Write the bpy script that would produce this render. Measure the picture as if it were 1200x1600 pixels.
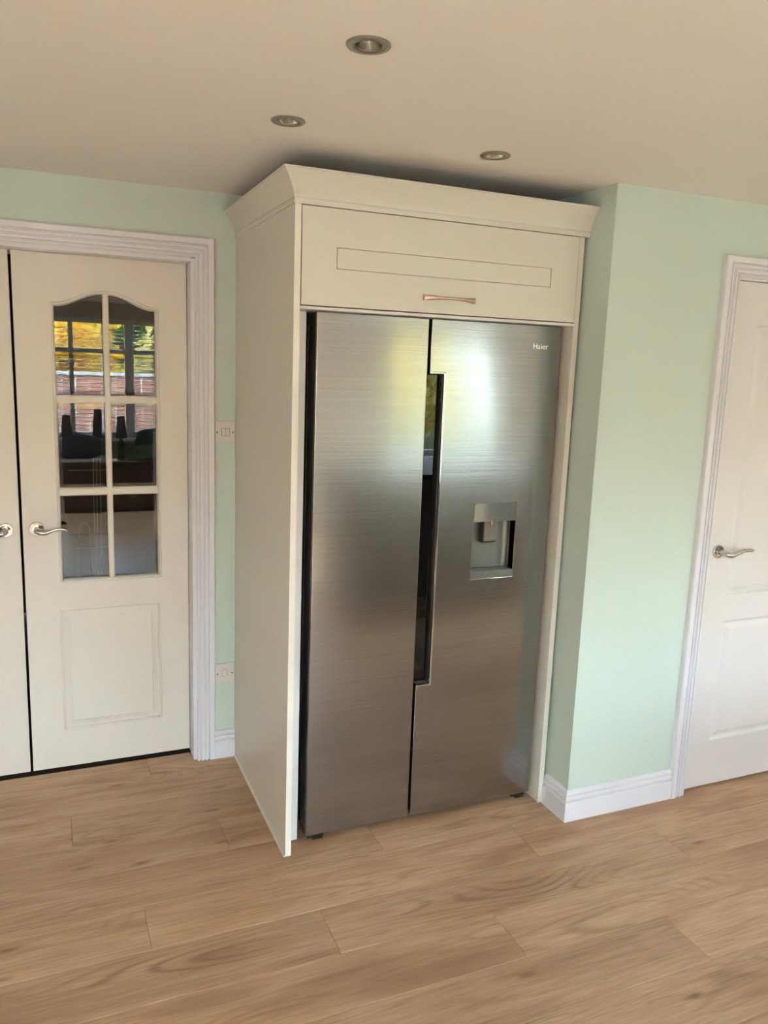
import bpy, bmesh, math, random
from mathutils import Vector, Matrix

for o in list(bpy.data.objects):
    bpy.data.objects.remove(o)
scene = bpy.context.scene
COL = scene.collection
random.seed(7)

# ------------------------------------------------------------------ camera
R_ = Vector((0.92010256, -0.39002852, 0.03590318))
U_ = Vector((0.03659354, 0.1768654, 0.98355455))
F_ = Vector((0.38996436, 0.90365723, -0.17700683))
cam_d = bpy.data.cameras.new('camera')
cam = bpy.data.objects.new('camera', cam_d)
COL.objects.link(cam)
cam.matrix_world = Matrix(((R_.x, U_.x, -F_.x, -0.7006), (R_.y, U_.y, -F_.y, -3.1251),
                           (R_.z, U_.z, -F_.z, 1.6264), (0, 0, 0, 1)))
cam_d.sensor_fit = 'VERTICAL'
cam_d.sensor_height = 24
cam_d.lens = 24 * 1252.39 / 1600
cam_d.clip_start = 0.02
scene.camera = cam

# ------------------------------------------------------------------ bright overcast sky, exposure
H = 2.2406
world = bpy.data.worlds.new('sky')
scene.world = world
world.use_nodes = True
bg = world.node_tree.nodes['Background']
bg.inputs['Color'].default_value = (0.645, 0.825, 1.0, 1)
bg.inputs['Strength'].default_value = 1.0

WINS = [(-1.45, 0.75, 0.72, 2.06), (2.55, 4.55, 0.66, 2.04)]
WY = -6.5
for i, (x0, x1, z0, z1) in enumerate(WINS):      # portals guide the sampling of daylight through the real windows
    pd = bpy.data.lights.new('window_portal', 'AREA')
    pd.shape = 'RECTANGLE'
    pd.size, pd.size_y = x1 - x0, z1 - z0
    pd.cycles.is_portal = True
    po = bpy.data.objects.new('window_portal', pd)
    COL.objects.link(po)
    po.location = ((x0 + x1) / 2, WY - 0.06, (z0 + z1) / 2)
    po.rotation_euler = (math.pi / 2, 0, math.pi)

ADDED_ROOFLIGHTS = [(-2.62, -1.15, -5.9, -3.6), (1.0, 3.5, -5.9, -3.6)]      # two roof light openings added behind the camera, unseen, to brighten the room
for (x0, x1, y0, y1) in ADDED_ROOFLIGHTS:  # sampling portals for the added roof lights
    pd = bpy.data.lights.new('window_portal', 'AREA')
    pd.shape = 'RECTANGLE'
    pd.size, pd.size_y = x1 - x0, y1 - y0
    pd.cycles.is_portal = True
    po = bpy.data.objects.new('window_portal', pd)
    COL.objects.link(po)
    po.location = ((x0 + x1) / 2, (y0 + y1) / 2, H + .26)

vs = scene.view_settings
vs.view_transform = 'Standard'
vs.look = 'None'
vs.gamma = 1
vs.use_curve_mapping = False
vs.exposure = 6.03

# ------------------------------------------------------------------ materials
def lin(c):
    c /= 255
    return c / 12.92 if c <= .04045 else ((c + .055) / 1.055) ** 2.4
def rgb(r, g, b):
    return (lin(r), lin(g), lin(b), 1)

class NT:
    def __init__(self, name):
        self.m = bpy.data.materials.new(name)
        self.m.use_nodes = True
        self.t = self.m.node_tree
        self.b = self.t.nodes['Principled BSDF']
        self.out = self.t.nodes['Material Output']
    def n(self, typ, **kw):
        nd = self.t.nodes.new(typ)
        for k, v in kw.items():
            setattr(nd, k, v)
        return nd
    def l(self, a, b):
        self.t.links.new(a, b)
    def set(self, **kw):
        for k, v in kw.items():
            self.b.inputs[k.replace('_', ' ')].default_value = v
        return self
    def coords(self, scale=(1, 1, 1), kind='Object'):
        tc = self.n('ShaderNodeTexCoord')
        mp = self.n('ShaderNodeMapping')
        mp.inputs['Scale'].default_value = scale
        self.l(tc.outputs[kind], mp.inputs['Vector'])
        return mp.outputs['Vector']
    def noise(self, vec, scale, detail=3, rough=.5, dist=0):
        nz = self.n('ShaderNodeTexNoise')
        nz.inputs['Scale'].default_value = scale
        nz.inputs['Detail'].default_value = detail
        nz.inputs['Roughness'].default_value = rough
        nz.inputs['Distortion'].default_value = dist
        self.l(vec, nz.inputs['Vector'])
        return nz.outputs['Fac']
    def ramp(self, fac, stops):
        r = self.n('ShaderNodeValToRGB')
        e = r.color_ramp.elements
        e[0].position, e[0].color = stops[0]
        e[1].position, e[1].color = stops[-1]
        for p, c in stops[1:-1]:
            x = e.new(p)
            x.color = c
        self.l(fac, r.inputs['Fac'])
        return r.outputs['Color']
    def mixc(self, fac, a, b, mode='MIX'):
        m = self.n('ShaderNodeMix', data_type='RGBA', blend_type=mode)
        if isinstance(fac, float):
            m.inputs[0].default_value = fac
        else:
            self.l(fac, m.inputs[0])
        for s, v in ((6, a), (7, b)):
            if isinstance(v, tuple):
                m.inputs[s].default_value = v
            else:
                self.l(v, m.inputs[s])
        return m.outputs[2]
    def math(self, op, a, b=None):
        m = self.n('ShaderNodeMath', operation=op)
        for i, v in enumerate((a, b)):
            if v is None:
                continue
            if isinstance(v, (int, float)):
                m.inputs[i].default_value = v
            else:
                self.l(v, m.inputs[i])
        return m.outputs[0]
    def bump(self, h, strength=.2, dist=.001):
        b = self.n('ShaderNodeBump')
        b.inputs['Strength'].default_value = strength
        b.inputs['Distance'].default_value = dist
        self.l(h, b.inputs['Height'])
        self.l(b.outputs['Normal'], self.b.inputs['Normal'])

def paint(name, col, rough=.5, var=.03, grain=180, bump=.08, spec=.5):
    t = NT(name)
    v = t.coords()
    f = t.noise(v, 2.2, 2)
    dark = tuple(c * (1 - var) for c in col[:3]) + (1,)
    t.l(t.mixc(f, dark, col), t.b.inputs['Base Color'])
    t.set(Roughness=rough)
    t.b.inputs['Specular IOR Level'].default_value = spec
    t.bump(t.noise(v, grain, 2), bump, .0006)
    return t.m

def plain(name, col, rough=.4, metal=0.0, **kw):
    t = NT(name)
    v = t.coords()
    f = t.noise(v, 30, 2)
    c2 = tuple(c * .93 for c in col[:3]) + (1,)
    t.l(t.mixc(f, c2, col), t.b.inputs['Base Color'])
    t.set(Roughness=rough, Metallic=metal)
    for k, x in kw.items():
        t.b.inputs[k.replace('_', ' ')].default_value = x
    return t.m

M = {}
M['wall'] = paint('mint_wall_paint', rgb(207, 220, 209), .62, .02, 260, .10, .4)
M['wall_warm'] = paint('warm_white_wall_paint', rgb(236, 226, 212), .62, .02, 260, .10, .4)
M['wall_front'] = paint('taupe_wall_paint', rgb(196, 184, 166), .62, .02, 260, .10, .4)
M['ceiling'] = paint('ceiling_paint', rgb(246, 240, 234), .8, .015, 200, .05, .3)
M['cream'] = paint('cream_door_paint', rgb(230, 222, 212), .38, .02, 120, .05)
M['trim'] = paint('white_gloss_trim', rgb(231, 228, 233), .3, .01, 40, .01)
M['door_white'] = paint('white_door_paint', rgb(227, 221, 219), .36, .015, 120, .05)
M['unit'] = paint('cream_cabinet_finish', rgb(223, 217, 204), .34, .01, 300, .02)
M['unit_edge'] = paint('cabinet_edge_band', rgb(238, 232, 220), .4, .01, 300, .02)
M['filler'] = paint('white_carcass_board', rgb(226, 224, 222), .42, .01, 300, .02)
M['sealant'] = paint('white_sealant', rgb(236, 228, 214), .5, .02, 200, .03)
M['chrome'] = plain('polished_chrome', (.62, .62, .62, 1), .05, 1.0)
M['nickel'] = plain('brushed_nickel', (.42, .39, .35, 1), .3, 1.0)
M['nickel_bright'] = plain('bright_reflector', (.75, .73, .68, 1), .14, 1.0)
M['lamp'] = plain('frosted_lamp_glass', rgb(196, 196, 184), .35)
M['rose'] = plain('rose_brushed_metal', (.72, .56, .47, 1), .3, 1.0)
M['dark_plastic'] = plain('dark_plastic', (.012, .012, .012, 1), .45)
M['rubber'] = plain('black_rubber', (.008, .008, .008, 1), .6)
M['gloss_black'] = plain('gloss_black_plastic', (.004, .004, .004, 1), .012)
M['switch'] = plain('white_switch_plastic', rgb(226, 219, 214), .32)
M['slot'] = plain('screw_slot', rgb(90, 82, 74), .4, .6)
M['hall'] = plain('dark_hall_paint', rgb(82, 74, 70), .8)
M['wire'] = plain('grey_coated_wire', rgb(150, 150, 150), .4)
M['subfloor'] = plain('dark_underlay', rgb(52, 44, 38), .9)

def steel():
    t = NT('brushed_stainless_steel')
    f = t.noise(t.coords((2.2, 2.2, 260)), 1.0, 3, .6)
    f2 = t.noise(t.coords((1.2, 1.2, 70)), 1.0, 2)
    c = t.mixc(f, (.285, .279, .268, 1), (.40, .392, .378, 1))
    b2 = t.n('ShaderNodeBsdfPrincipled')
    for b, r in ((t.b, .26), (b2, .12)):
        t.l(c, b.inputs['Base Color'])
        b.inputs['Metallic'].default_value = 1.0
        b.inputs['Roughness'].default_value = r
    t.bump(t.math('ADD', f, f2), .16, .0006)
    t.l(t.b.inputs['Normal'].links[0].from_socket, b2.inputs['Normal'])
    mx = t.n('ShaderNodeMixShader')
    mx.inputs[0].default_value = .38
    t.l(t.b.outputs[0], mx.inputs[1]); t.l(b2.outputs[0], mx.inputs[2]); t.l(mx.outputs[0], t.out.inputs['Surface'])
    return t.m
M['steel'] = steel()
M['steel_edge'] = plain('steel_door_edge', (.40, .40, .39, 1), .28, 1.0)
M['fridge_side'] = plain('dark_grey_appliance_side', (.045, .045, .042, 1), .38, .3)
M['disp'] = plain('grey_dispenser_plastic', (.22, .22, .195, 1), .34, .6)
M['disp_panel'] = plain('grey_dispenser_panel', (.33, .36, .35, 1), .2, .8)
M['lever_clear'] = plain('smoky_lever_plastic', (.25, .22, .2, 1), .12, .2)
M['badge'] = plain('silver_badge', (.9, .9, .88, 1), .35, .4)

def glass(name, tint=(1, 1, 1, 1), ior=1.6):
    t = NT(name)
    t.t.nodes.remove(t.b)
    tr = t.n('ShaderNodeBsdfTransparent')
    tr.inputs['Color'].default_value = tint
    gl = t.n('ShaderNodeBsdfGlossy')
    gl.inputs['Roughness'].default_value = 0.0
    fr = t.n('ShaderNodeFresnel')
    fr.inputs['IOR'].default_value = ior
    mx = t.n('ShaderNodeMixShader')
    t.l(fr.outputs[0], mx.inputs[0])
    t.l(tr.outputs[0], mx.inputs[1])
    t.l(gl.outputs[0], mx.inputs[2])
    t.l(mx.outputs[0], t.out.inputs['Surface'])
    return t.m
M['glass'] = glass('clear_glass', (.96, .98, .97, 1))

def oak():
    t = NT('oak_plank')
    tc = t.n('ShaderNodeTexCoord')
    oi = t.n('ShaderNodeObjectInfo')
    ofs = t.n('ShaderNodeCombineXYZ')
    t.l(t.math('MULTIPLY', oi.outputs['Random'], 37.0), ofs.inputs[0])
    t.l(t.math('MULTIPLY', oi.outputs['Random'], 91.0), ofs.inputs[1])
    t.l(t.math('MULTIPLY', oi.outputs['Random'], 13.0), ofs.inputs[2])
    add = t.n('ShaderNodeVectorMath', operation='ADD')
    t.l(tc.outputs['Object'], add.inputs[0])
    t.l(ofs.outputs[0], add.inputs[1])
    def mp(s):
        m = t.n('ShaderNodeMapping')
        m.inputs['Scale'].default_value = s
        t.l(add.outputs[0], m.inputs['Vector'])
        return m.outputs['Vector']
    broad = t.noise(mp((1.3, 7.5, 1)), 1.0, 3, .55, .4)
    fine = t.noise(mp((7, 150, 1)), 1.0, 4, .6)
    mid = t.noise(mp((3.2, 34, 1)), 1.0, 4, .6, .6)
    base = t.ramp(broad, [(.28, rgb(166, 126, 92)), (.45, rgb(194, 153, 115)), (.58, rgb(208, 169, 131)), (.75, rgb(188, 146, 109))])
    # cathedral grain: contour lines of a stretched noise
    ring = t.noise(mp((.9, 6.0, 1)), 1.0, 1, .4, .25)
    s = t.math('SINE', t.math('MULTIPLY', ring, 150.0))
    s = t.math('MULTIPLY_ADD', s, .5); t.t.nodes[-1].inputs[2].default_value = .5
    s = t.math('POWER', s, 3.0)
    gate = t.noise(mp((1.1, 5, 1)), 1.0, 2)
    gm = t.n('ShaderNodeMapRange')
    gm.inputs[1].default_value = .52; gm.inputs[2].default_value = .70
    t.l(gate, gm.inputs[0])
    sg = t.math('MULTIPLY', t.math('MULTIPLY', s, gm.outputs[0]), t.math('MULTIPLY', fine, 1.15))
    c = t.mixc(sg, base, rgb(118, 82, 56))
    fr = t.n('ShaderNodeMapRange')
    fr.inputs[1].default_value = .35; fr.inputs[2].default_value = .75
    fr.inputs[3].default_value = .0; fr.inputs[4].default_value = .5
    t.l(fine, fr.inputs[0])
    c = t.mixc(fr.outputs[0], c, rgb(146, 106, 76))
    mr = t.n('ShaderNodeMapRange')
    mr.inputs[1].default_value = .56; mr.inputs[2].default_value = .78
    mr.inputs[3].default_value = 0; mr.inputs[4].default_value = .55
    t.l(mid, mr.inputs[0])
    c = t.mixc(mr.outputs[0], c, rgb(132, 92, 64))
    # knots
    vo = t.n('ShaderNodeTexVoronoi')
    vo.inputs['Scale'].default_value = 1.0
    t.l(mp((2.6, 8.5, 1)), vo.inputs['Vector'])
    kr = t.n('ShaderNodeMapRange')
    kr.inputs[1].default_value = .02; kr.inputs[2].default_value = .11
    kr.inputs[3].default_value = 1.0; kr.inputs[4].default_value = 0
    t.l(vo.outputs['Distance'], kr.inputs[0])
    c = t.mixc(t.math('MULTIPLY', kr.outputs[0], t.math('MULTIPLY', gate, 1.25)), c, rgb(84, 54, 36))
    # board to board tone
    hv = t.n('ShaderNodeHueSaturation')
    t.l(c, hv.inputs['Color'])
    hv.inputs['Saturation'].default_value = .96
    t.l(t.math('MULTIPLY_ADD', oi.outputs['Random'], .20), hv.inputs['Value'])
    t.t.nodes[-1].inputs[2].default_value = .88
    t.l(hv.outputs[0], t.b.inputs['Base Color'])
    t.set(Roughness=.42)
    t.b.inputs['Specular IOR Level'].default_value = .45
    t.bump(fine, .12, .0006)
    return t.m
M['oak'] = oak()

# ------------------------------------------------------------------ mesh helpers
def link(name, me, mat, parent=None, loc=None):
    o = bpy.data.objects.new(name, me)
    COL.objects.link(o)
    if mat is not None and me is not None and not me.materials:
        me.materials.append(M[mat] if isinstance(mat, str) else mat)
    if parent:
        o.parent = parent
    if loc:
        o.location = loc
    return o

def finish(bm, name, mat, parent=None, bevel=0, seg=2, smooth=None, recalc=True):
    if recalc:
        bmesh.ops.recalc_face_normals(bm, faces=bm.faces)
    if bevel:
        es = [e for e in bm.edges if len(e.link_faces) == 2 and e.calc_face_angle(0) > .6]
        bmesh.ops.bevel(bm, geom=es, offset=bevel, segments=seg, profile=.6, affect='EDGES', clamp_overlap=True)
    me = bpy.data.meshes.new(name)
    bm.to_mesh(me)
    bm.free()
    if smooth is not None:
        for p in me.polygons:
            p.use_smooth = True
        me.set_sharp_from_angle(angle=smooth)
    return link(name, me, mat, parent)

def add_box(bm, a, b):
    x0, x1 = sorted((a[0], b[0])); y0, y1 = sorted((a[1], b[1])); z0, z1 = sorted((a[2], b[2]))
    v = [bm.verts.new(p) for p in ((x0, y0, z0), (x1, y0, z0), (x1, y1, z0), (x0, y1, z0),
                                   (x0, y0, z1), (x1, y0, z1), (x1, y1, z1), (x0, y1, z1))]
    for f in ((3, 2, 1, 0), (4, 5, 6, 7), (0, 1, 5, 4), (1, 2, 6, 5), (2, 3, 7, 6), (3, 0, 4, 7)):
        bm.faces.new([v[i] for i in f])

def boxes(name, lst, mat, parent=None, bevel=0, seg=2):
    bm = bmesh.new()
    for a, b in lst:
        add_box(bm, a, b)
    return finish(bm, name, mat, parent, bevel, seg)

def empty(name, loc=(0, 0, 0)):
    o = bpy.data.objects.new(name, None)
    o.empty_display_size = .1
    COL.objects.link(o)
    o.location = loc
    return o

def tag(o, label, cat=None, group=None, kind=None):
    o['label'] = label
    if cat:
        o['category'] = cat
    if group:
        o['group'] = group
    if kind:
        o['kind'] = kind
    return o

def part(root, o):
    """parent a mesh built in world coordinates under an empty that stands elsewhere"""
    o.parent = root
    o.matrix_parent_inverse = Matrix.Translation(root.location).inverted()
    return o

def sweep(bm, path, prof, mapf, left=True, caps=True):
    """sweep a closed (offset, height) profile along a 2D polyline with mitred corners"""
    n = len(path)
    offs = []
    for i in range(n):
        def nrm(a, b):
            d = Vector((b[0] - a[0], b[1] - a[1])).normalized()
            return Vector((-d.y, d.x)) if left else Vector((d.y, -d.x))
        if i == 0:
            m = nrm(path[0], path[1])
        elif i == n - 1:
            m = nrm(path[-2], path[-1])
        else:
            a, b = nrm(path[i - 1], path[i]), nrm(path[i], path[i + 1])
            m = (a + b) / (1 + a.dot(b))
        offs.append(m)
    rings = []
    for p, m in zip(path, offs):
        rings.append([bm.verts.new(mapf(p[0] + m.x * o, p[1] + m.y * o, h)) for o, h in prof])
    k = len(prof)
    for r0, r1 in zip(rings, rings[1:]):
        for j in range(k):
            bm.faces.new((r0[j], r0[(j + 1) % k], r1[(j + 1) % k], r1[j]))
    if caps:
        bm.faces.new(rings[0]); bm.faces.new(rings[-1][::-1])

def nest(bm, rings, fill=True, back=None):
    """loft between loops of equal length; fill the last one"""
    vs_ = [[bm.verts.new(p) for p in r] for r in rings]
    k = len(rings[0])
    for r0, r1 in zip(vs_, vs_[1:]):
        for j in range(k):
            bm.faces.new((r0[j], r0[(j + 1) % k], r1[(j + 1) % k], r1[j]))
    if fill:
        bm.faces.new(vs_[-1])
    if back:
        bm.faces.new(vs_[0][::-1])

def tube(bm, pts, rad, seg=10, flat=1.0, caps=True):
    """tube through points; rad a number or list; flat squashes it along the local second axis"""
    pts = [Vector(p) for p in pts]
    n = len(pts)
    rr = rad if isinstance(rad, (list, tuple)) else [rad] * n
    rings = []
    up = Vector((0, 0, 1))
    for i, p in enumerate(pts):
        d = (pts[min(i + 1, n - 1)] - pts[max(i - 1, 0)]).normalized()
        ref = up if abs(d.z) < .95 else Vector((0, 1, 0))
        a = d.cross(ref).normalized()
        b = a.cross(d).normalized()
        rings.append([bm.verts.new(p + a * math.cos(t) * rr[i] + b * math.sin(t) * rr[i] * flat)
                      for t in (2 * math.pi * j / seg for j in range(seg))])
    for r0, r1 in zip(rings, rings[1:]):
        for j in range(seg):
            bm.faces.new((r0[j], r0[(j + 1) % seg], r1[(j + 1) % seg], r1[j]))
    if caps:
        bm.faces.new(rings[0][::-1]); bm.faces.new(rings[-1])

def lathe(bm, prof, center, axis='z', seg=32, cap=True):
    """prof: list of (radius, height) along the axis"""
    cx, cy, cz = center
    rings = []
    for r, h in prof:
        ring = []
        for j in range(seg):
            t = 2 * math.pi * j / seg
            c, s = math.cos(t) * r, math.sin(t) * r
            ring.append(bm.verts.new((cx + c, cy + s, cz + h) if axis == 'z' else (cx + c, cy + h, cz + s)))
        rings.append(ring)
    for r0, r1 in zip(rings, rings[1:]):
        for j in range(seg):
            bm.faces.new((r0[j], r0[(j + 1) % seg], r1[(j + 1) % seg], r1[j]))
    if cap:
        bm.faces.new(rings[0][::-1]); bm.faces.new(rings[-1])

def front_slab(name, polys, y0, y1, mat, parent=None, bevel=0):
    """polys of (x, z) on plane y0, merged and extruded to y1"""
    bm = bmesh.new()
    for p in polys:
        bm.faces.new([bm.verts.new((x, y0, z)) for x, z in p])
    bmesh.ops.remove_doubles(bm, verts=bm.verts, dist=1e-5)
    bmesh.ops.recalc_face_normals(bm, faces=bm.faces)
    r = bmesh.ops.extrude_face_region(bm, geom=list(bm.faces))
    bmesh.ops.translate(bm, verts=[g for g in r['geom'] if isinstance(g, bmesh.types.BMVert)], vec=(0, y1 - y0, 0))
    return finish(bm, name, mat, parent, bevel)

def grid_polys(xs, zs, skip):
    out = []
    for i in range(len(xs) - 1):
        for j in range(len(zs) - 1):
            if (i, j) not in skip:
                out.append([(xs[i], zs[j]), (xs[i + 1], zs[j]), (xs[i + 1], zs[j + 1]), (xs[i], zs[j + 1])])
    return out

# ------------------------------------------------------------------ room shell
XL, XR, YB = -2.7, 5.3, 2.3
P = 0.897
XP = 1.0397
S = 'structure'

floor = boxes('floor', [((XL - .1, WY - .1, -.12), (XR + .1, YB + .1, -.013))], 'subfloor')
tag(floor, 'light oak laminate floor of long staggered planks', 'floor', kind=S)

# planks: rows of 0.197 m, boards 1.286 m long, each row shifted by 0.49 m
def plank_mesh(x0, x1, y0, y1):
    c = .0015
    bm = bmesh.new()
    g = .0004
    x0 += g; x1 -= g; y0 += g; y1 -= g
    lo, hi = -.0125, 0.0
    b = [bm.verts.new(p) for p in ((x0, y0, lo), (x1, y0, lo), (x1, y1, lo), (x0, y1, lo))]
    m = [bm.verts.new(p) for p in ((x0, y0, hi - c), (x1, y0, hi - c), (x1, y1, hi - c), (x0, y1, hi - c))]
    t = [bm.verts.new(p) for p in ((x0 + c, y0 + c, hi), (x1 - c, y0 + c, hi), (x1 - c, y1 - c, hi), (x0 + c, y1 - c, hi))]
    for r0, r1 in ((b, m), (m, t)):
        for j in range(4):
            bm.faces.new((r0[j], r0[(j + 1) % 4], r1[(j + 1) % 4], r1[j]))
    bm.faces.new(t)
    me = bpy.data.meshes.new('plank')
    bm.to_mesh(me); bm.free()
    me.materials.append(M['oak'])
    return me
PL, PW = 1.286, .197
full = plank_mesh(-PL / 2, PL / 2, -PW / 2, PW / 2)
for k in range(-5, 29):                    # row k spans y from -0.863-0.197k down by one width
    y1 = -.863 - PW * k
    y0 = y1 - PW
    off = -.468 + .4905 * k
    xmin, xmax = XL, XR
    if y1 > -.80:
        xmax = XP + .05
        xmin = -1.6 if y1 > .05 else XL
    ya, yb = max(y0, WY), min(y1, .075)
    if yb - ya < .02:
        continue
    i0 = math.floor((xmin - off) / PL)
    x = off + i0 * PL
    while x < xmax - .01:
        a, b = max(x, xmin), min(x + PL, xmax)
        if b - a > .02:
            if b - a > PL - 1e-4 and yb - ya > PW - 1e-4:
                link('plank', full, 'oak', floor, ((a + b) / 2, (ya + yb) / 2, 0))
            else:
                me = plank_mesh(-(b - a) / 2, (b - a) / 2, -(yb - ya) / 2, (yb - ya) / 2)
                link('plank', me, 'oak', floor, ((a + b) / 2, (ya + yb) / 2, 0))
        x += PL

# ceiling with three round holes for the downlights
LIGHTS = [(-.0905, -1.553), (-.0895, -.998), (.5315, -.983)]
def build_ceiling():
    bm = bmesh.new()
    hs, hr = .06, .034
    xs = sorted({XL - .1, XR + .1, *[r[k] for r in ADDED_ROOFLIGHTS for k in (0, 1)], *[round(c[0] + s * hs, 4) for c in LIGHTS for s in (-1, 1)]})
    ys = sorted({WY - .1, YB + .1, *[r[k] for r in ADDED_ROOFLIGHTS for k in (2, 3)], *[round(c[1] + s * hs, 4) for c in LIGHTS for s in (-1, 1)]})
    for i in range(len(xs) - 1):
        for j in range(len(ys) - 1):
            cx, cy = (xs[i] + xs[i + 1]) / 2, (ys[j] + ys[j + 1]) / 2
            if any(r[0] < cx < r[1] and r[2] < cy < r[3] for r in ADDED_ROOFLIGHTS):
                continue
            add_box(bm, (xs[i], ys[j], H + .09), (xs[i + 1], ys[j + 1], H + .2))
            if any(abs(cx - a) < hs and abs(cy - b) < hs for a, b in LIGHTS):
                continue
            bm.faces.new([bm.verts.new((x, y, H)) for x, y in ((xs[i], ys[j]), (xs[i], ys[j + 1]), (xs[i + 1], ys[j + 1]), (xs[i + 1], ys[j]))])
    for a, b in LIGHTS:
        n = 32
        for j in range(n):
            def sq(t):
                c, s = math.cos(t), math.sin(t)
                m = max(abs(c), abs(s))
                return (a + hs * c / m, b + hs * s / m, H)
            t0, t1 = 2 * math.pi * j / n + math.pi / 4, 2 * math.pi * (j + 1) / n + math.pi / 4
            ci = lambda t, z=H: (a + hr * math.cos(t), b + hr * math.sin(t), z)
            bm.faces.new([bm.verts.new(p) for p in (sq(t0), ci(t0), ci(t1), sq(t1))])
            bm.faces.new([bm.verts.new(p) for p in (ci(t0), ci(t0, H + .09), ci(t1, H + .09), ci(t1))])
    for x0, x1, y0, y1 in ADDED_ROOFLIGHTS:
        for a, b in (((x0 - .05, y0 - .05), (x0, y1 + .05)), ((x1, y0 - .05), (x1 + .05, y1 + .05)), ((x0, y0 - .05), (x1, y0)), ((x0, y1), (x1, y1 + .05))):
            add_box(bm, (*a, H), (*b, H + .25))
    return finish(bm, 'ceiling', 'ceiling', recalc=False)
tag(build_ceiling(), 'plain off-white painted ceiling above the fridge housing', 'ceiling', kind=S)

DL0, DL1, DTOP = -1.415, -.152, 2.003       # rough opening of the double doors
RD0, RD1, RTOP = 1.588, 2.373, 1.992
w = boxes('wall_back', [((XL, 0, 0), (DL0, .14, H)), ((DL0, 0, DTOP), (DL1, .14, H)), ((DL1, 0, 0), (XP, .14, H))], 'wall')
tag(w, 'pale mint green wall around the double doors', 'wall', kind=S)
w = boxes('wall_pier', [((XP, -P, 0), (1.15, .14, H)), ((1.15, -P, 0), (RD0, -.79, H)),
                        ((RD0, -P, RTOP), (RD1, -.79, H)), ((RD1, -P, 0), (XR, -.79, H))], 'wall')
tag(w, 'pale mint green projecting wall beside the tall cabinet, holding the right door', 'wall', kind=S)
w = boxes('wall_left', [((XL - .1, WY - .1, 0), (XL, YB + .1, H + .1))], 'wall_warm')
tag(w, 'warm white side wall left of the view', 'wall', kind=S)
w = boxes('wall_right', [((XR, WY - .1, 0), (XR + .1, YB + .1, H + .1))], 'wall_warm')
tag(w, 'warm white side wall right of the view', 'wall', kind=S)
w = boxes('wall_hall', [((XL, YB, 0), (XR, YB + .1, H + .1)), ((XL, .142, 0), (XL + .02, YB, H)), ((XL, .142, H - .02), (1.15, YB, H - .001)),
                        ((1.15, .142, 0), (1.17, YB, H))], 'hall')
tag(w, 'dark unlit hall walls behind the glazed double doors', 'wall', kind=S)
(a0, a1, az0, az1), (b0, b1, bz0, bz1) = WINS
w = boxes('wall_front', [((XL, WY - .1, 0), (a0, WY, H)), ((a0, WY - .1, 0), (a1, WY, az0)), ((a0, WY - .1, az1), (a1, WY, H)),
                         ((a1, WY - .1, 0), (b0, WY, H)), ((b0, WY - .1, 0), (b1, WY, bz0)), ((b0, WY - .1, bz1), (b1, WY, H)),
                         ((b1, WY - .1, 0), (XR, WY, H))], 'wall_front')
tag(w, 'window wall of the room, seen only mirrored in the door glass and fridge', 'wall', kind=S)

# ------------------------------------------------------------------ skirting boards
SK = [(0, 0), (.0195, 0), (.0195, .071), (.0185, .0745), (.0155, .0765), (.0110, .0772), (.0110, .0812), (.0150, .0828), (.0168, .0870), (.0165, .0925),
      (.0140, .0965), (.0085, .0985), (.0085, .1022), (.0125, .1032), (.0128, .1075), (.0100, .1125), (.0055, .1165), (.003, .1175), (0, .1175)]
flatmap = lambda x, y, h: (x, y, h)
bm = bmesh.new()
sweep(bm, [(-.084, 0), (-.001, 0)], SK, flatmap, left=False)
tag(finish(bm, 'baseboard_back', 'trim'), 'short white moulded skirting between door frame and cabinet side', 'skirting', kind=S)
bm = bmesh.new()
sweep(bm, [(XP, -.766), (XP, -P), (1.527, -P)], SK, flatmap, left=False)
tag(finish(bm, 'baseboard_pier', 'trim'), 'white moulded skirting wrapping the corner of the projecting wall', 'skirting', kind=S)

# ------------------------------------------------------------------ door frames
AR = [(0, 0), (0, .011), (.0025, .0145), (.0070, .0145), (.0095, .0080), (.0130, .0080), (.0155, .0150), (.0245, .0165), (.0270, .0090), (.0310, .0090),
      (.0335, .0155), (.0400, .0165), (.0425, .0095), (.0465, .0095), (.0490, .0185), (.0665, .0190), (.0695, .0175), (.071, .0150), (.071, 0)]
def architrave(name, x0, x1, ztop, ywall, scale=1.0):
    bm = bmesh.new()
    pr = [(o, h * scale) for o, h in AR]
    sweep(bm, [(x0, 0), (x0, ztop), (x1, ztop), (x1, 0)], pr, lambda x, z, h: (x, ywall - h, z), left=True)
    return finish(bm, name, 'trim')
tag(architrave('trim_1', -1.415, -.154, 2.002, 0), 'white fluted architrave around the cream double doors', 'door frame', kind=S)
tag(architrave('trim_2', 1.592, 2.369, 1.986, -P, 1.2), 'white fluted architrave around the right-hand white door', 'door frame', kind=S)

def lining(name, x0, x1, ztop, ya, yb, stop):
    t = .012
    lst = [((x0 - .006, ya, 0), (x0 + t, yb, ztop)), ((x1 - t, ya, 0), (x1 + .006, yb, ztop)), ((x0 + t, ya, ztop - t), (x1 - t, yb, ztop + .006))]
    if stop:
        s0, s1 = stop
        lst += [((x0 + t, s0, 0), (x0 + t + .012, s1, ztop - t)), ((x1 - t - .012, s0, 0), (x1 - t, s1, ztop - t)),
                ((x0 + t + .012, s0, ztop - t - .012), (x1 - t - .012, s1, ztop - t))]
    return boxes(name, lst, 'trim', bevel=.001, seg=1)
tag(lining('trim_3', -1.409, -.156, 2.000, .001, .139, (.132, .139)), 'white lining inside the double door frame', 'door lining', kind=S)
tag(lining('trim_4', 1.588, 2.373, 1.992, -P + .001, -.791, (-.845, -.80)), 'white lining inside the right-hand door frame', 'door lining', kind=S)
th = boxes('trim_5', [((-1.395, .08, -.0125), (-.17, .139, -.004))], 'subfloor')
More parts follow.
